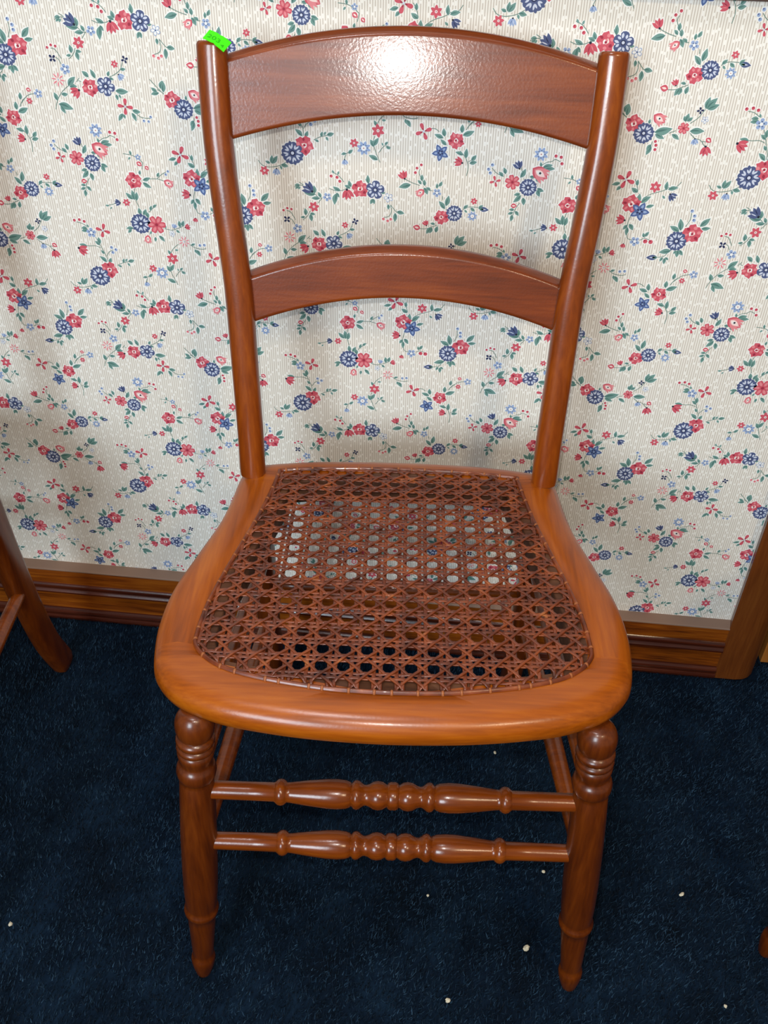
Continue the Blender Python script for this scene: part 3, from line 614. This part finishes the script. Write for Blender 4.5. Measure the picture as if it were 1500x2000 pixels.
    bar((-.160, .3630, .262), (.160, .3630, .262), .0095)
    # ---- back posts
    for s_ in (-1, 1):
        key = [(.1625, .4497), (.1626, .50), (.1650, .58), (.1680, .655), (.1755, .73), (.1810, .79), (.1828, .84), (.1832, .8655), (.1832, .8700), (.1832, .8730)]
        kk = catmull(key, 5); rings = []; m = len(kk)
        for i, (x, z) in enumerate(kk):
            sc = 1.0
            if z > .8690: sc = .78+.22*math.sqrt(max(0, 1-((z-.8690)/.0041)**2))
            hw = .0141*sc; hd = .0125*sc
            if z < .456: hw *= .97; hd *= .97
            yc = g(z); ring = []
            tl = .25*min(1, (z-.45)/.3)
            for k_ in range(20):
                a = 2*math.pi*k_/20; ca, sa = math.cos(a), math.sin(a)
                ex = math.copysign(abs(ca)**.85, ca)*hw; ey = math.copysign(abs(sa)**.85, sa)*hd
                ring.append((CX+s_*x+ex, yc+ey, max(.4497, z-ey*tl)))
            rings.append(ring)
        v, f = loft(rings); o = obj('back_post', v, f, W_POST, root); sharp(o, 60)
    # ---- crest rail and lower slat: arched, slightly bowed boards
    def slat(name, ztop, zbot, hx, th):
        rings = []; N = 44
        for i in range(N+1):
            x = -hx+2*hx*i/N; bow = .003*(1-(x/.17)**2); zt_, zb_ = ztop(x), zbot(x); ring = []
            def P(q, d, z):
                return (CX+x, g(z)+bow+d, z)
            e = .0035
            for d, z in ((e*.3, zb_+e*.3), (0, zb_+e), (0, zb_+e+.0012), (0, zb_+(zt_-zb_)*.33), (0, zb_+(zt_-zb_)*.66), (0, zt_-e*.6-.0012), (0, zt_-e*.6), (e*.25, zt_-e*.15), (e*.8, zt_), (th*.55, zt_+.0024), (th-e, zt_+.0022), (th-e*.3, zt_+.0004), (th, zt_-e),
                         (th, zb_+(zt_-zb_)*.5), (th, zb_+e), (th-e, zb_), (e, zb_)):
                ring.append((CX+x, g(z)+bow+d, z))
            rings.append(ring)
        v, f = loft(rings); o = obj(name, v, f, W_RAIL, root); sharp(o, 60); return o
    slat('crest_rail', lambda x: .8835-.0250*(x/.17)**2, lambda x: .8147-.0235*(x/.168)**2, .1745, .0185)
    slat('back_slat', lambda x: .6930-.0290*(x/.16)**2, lambda x: .6473-.0290*(x/.158)**2, .1605, .0185)

C0 = (-.0331, .5057); TH = math.radians(4.5)
chair = empty('caned_side_chair', (C0[0], C0[1], 0), TH, 'honey brown wooden chair with woven cane seat and green sticker, standing whole in the middle', 'chair', 'matching chairs along the wall')
build_chair(chair)
def copy_tree(o, parent=None):
    c = o.copy(); scene.collection.objects.link(c); c.parent = parent
    for ch in o.children: copy_tree(ch, c)
    return c
def place_by_foot(c, foot_local, foot_world, rz):
    ca, sa = math.cos(rz), math.sin(rz); x, y = foot_local
    c.location = (foot_world[0]-(x*ca-y*sa), foot_world[1]-(x*sa+y*ca), 0); c.rotation_euler = (0, 0, rz)
left = copy_tree(chair); place_by_foot(left, (.167, .425), (-.5630, .9200), math.radians(3.0))
left['label'] = 'chair cut off by the left edge, only its dark rear leg and rung showing'
right = copy_tree(chair); place_by_foot(right, (-.206, 0), (.4010, .5870), math.radians(-20))
right['label'] = 'chair cut off by the right edge, only one turned foot tip showing'

# ------------------------------------------------------------------ price sticker on the left post's top
def wl(x, y, z): ca, sa = math.cos(TH), math.sin(TH); return Vector((C0[0]+x*ca-y*sa, C0[1]+x*sa+y*ca, z))
def sticker_point(a, b):
    """a along the sticker's length 0..1, b across 0..1: curls over the post top"""
    f0, f1 = Vector((-.1920, .4125, .8767)), Vector((-.1742, .4125, .8658))
    t0, t1 = Vector((-.1885, .4300, .8802)), Vector((-.1693, .4300, .8700))
    p = (f0.lerp(f1, a)).lerp(t0.lerp(t1, a), b)
    bulge = .0022*math.sin(math.pi*min(1, max(0, a)))*(1 if True else 0)
    return Vector((p.x, p.y-.001, p.z+.0024+bulge*.6))
vs, fs = [], []; NA, NB = 10, 5
for side in (0, 1):
    for i in range(NA+1):
        for j in range(NB+1):
            notch = .06*math.exp(-((i-NA*.5)/.7)**2) if j in (0, NB) else 0
            p = sticker_point(i/NA, j/NB+(notch if j == 0 else -notch)); vs.append(wl(p.x, p.y, p.z-.00015*side))
m_ = (NA+1)*(NB+1)
for i in range(NA):
    for j in range(NB):
        a = i*(NB+1)+j; b = a+NB+1
        fs.append((a, b, b+1, a+1)); fs.append((m_+a, m_+a+1, m_+b+1, m_+b))
sticker = obj('price_sticker', vs, fs, STICKER)
sticker['label'] = 'bright green paper price sticker on top of the left back post'; sticker['category'] = 'sticker'
def ink_text(body, a_mid, b_mid, hgt):
    cu = bpy.data.curves.new('t', 'FONT'); cu.body = body; cu.align_x = 'CENTER'; cu.align_y = 'CENTER'; cu.size = 1
    to = bpy.data.objects.new('t', cu); scene.collection.objects.link(to)
    bpy.context.view_layer.update()
    me = bpy.data.meshes.new_from_object(to.evaluated_get(bpy.context.evaluated_depsgraph_get()))
    bpy.data.objects.remove(to)
    la, lb = .0212, .0180
    for v_ in me.vertices:
        a = a_mid+v_.co.x*hgt/la; b = b_mid+v_.co.y*hgt/lb
        p = sticker_point(a, b); v_.co = wl(p.x, p.y, p.z+.0003)
    me.materials.clear(); me.materials.append(INK)
    o = bpy.data.objects.new('printed_number', me); scene.collection.objects.link(o); o.parent = sticker
ink_text('203', .40, .42, .0085); ink_text('4', .83, .28, .006)


# ------------------------------------------------------------------ crumbs on the carpet
crumbs = [((.1244, .5563), .0042, 'largest white crumb on the carpet, beside the right front foot'),
          ((-.4746, .5146), .0034, 'pale crumb on the carpet near the left edge of the picture'),
          ((.3130, .6452), .0033, 'cream crumb on the carpet out to the right of the chair'),
          ((.1467, .6560), .0022, 'tiny crumb on the carpet just under the right end of the lower front rung'),
          ((.0378, .4871), .0030, 'tan crumb on the carpet close to the bottom edge of the picture'),
          ((.0070, .6076), .0020, 'tiny crumb on the carpet midway between the front legs'),
          ((.0840, .8279), .0026, 'whitish crumb on the carpet right below the seat front edge'),
          ((.3435, .5167), .0022, 'sliver of lint on the carpet in the lower right corner')]
for i, ((x, y), r, lab) in enumerate(crumbs):
    R = random.Random(i+20); vs, fs = [], []; r *= .88
    rows, cols = 5, 8
    sx, sy, sz = R.uniform(.8, 1.3), R.uniform(.7, 1.1), R.uniform(.6, .9)
    for a in range(rows+1):
        for b in range(cols):
            th_, ph = math.pi*a/rows, 2*math.pi*b/cols; k_ = R.uniform(.72, 1.15) if 0 < a < rows else 1
            vs.append((r*k_*sx*math.sin(th_)*math.cos(ph), r*k_*sy*math.sin(th_)*math.sin(ph), r*k_*sz*math.cos(th_)))
    for a in range(rows):
        for b in range(cols): fs.append((a*cols+b, (a+1)*cols+b, (a+1)*cols+(b+1) % cols, a*cols+(b+1) % cols))
    o = obj('carpet_crumb', vs, fs, CRUMB, smooth=False); o.location = (x, y, .0045+r*.5); o.rotation_euler = (0, 0, R.uniform(0, 6))
    o['label'] = lab; o['category'] = 'crumb'; o['group'] = 'crumbs on the carpet'
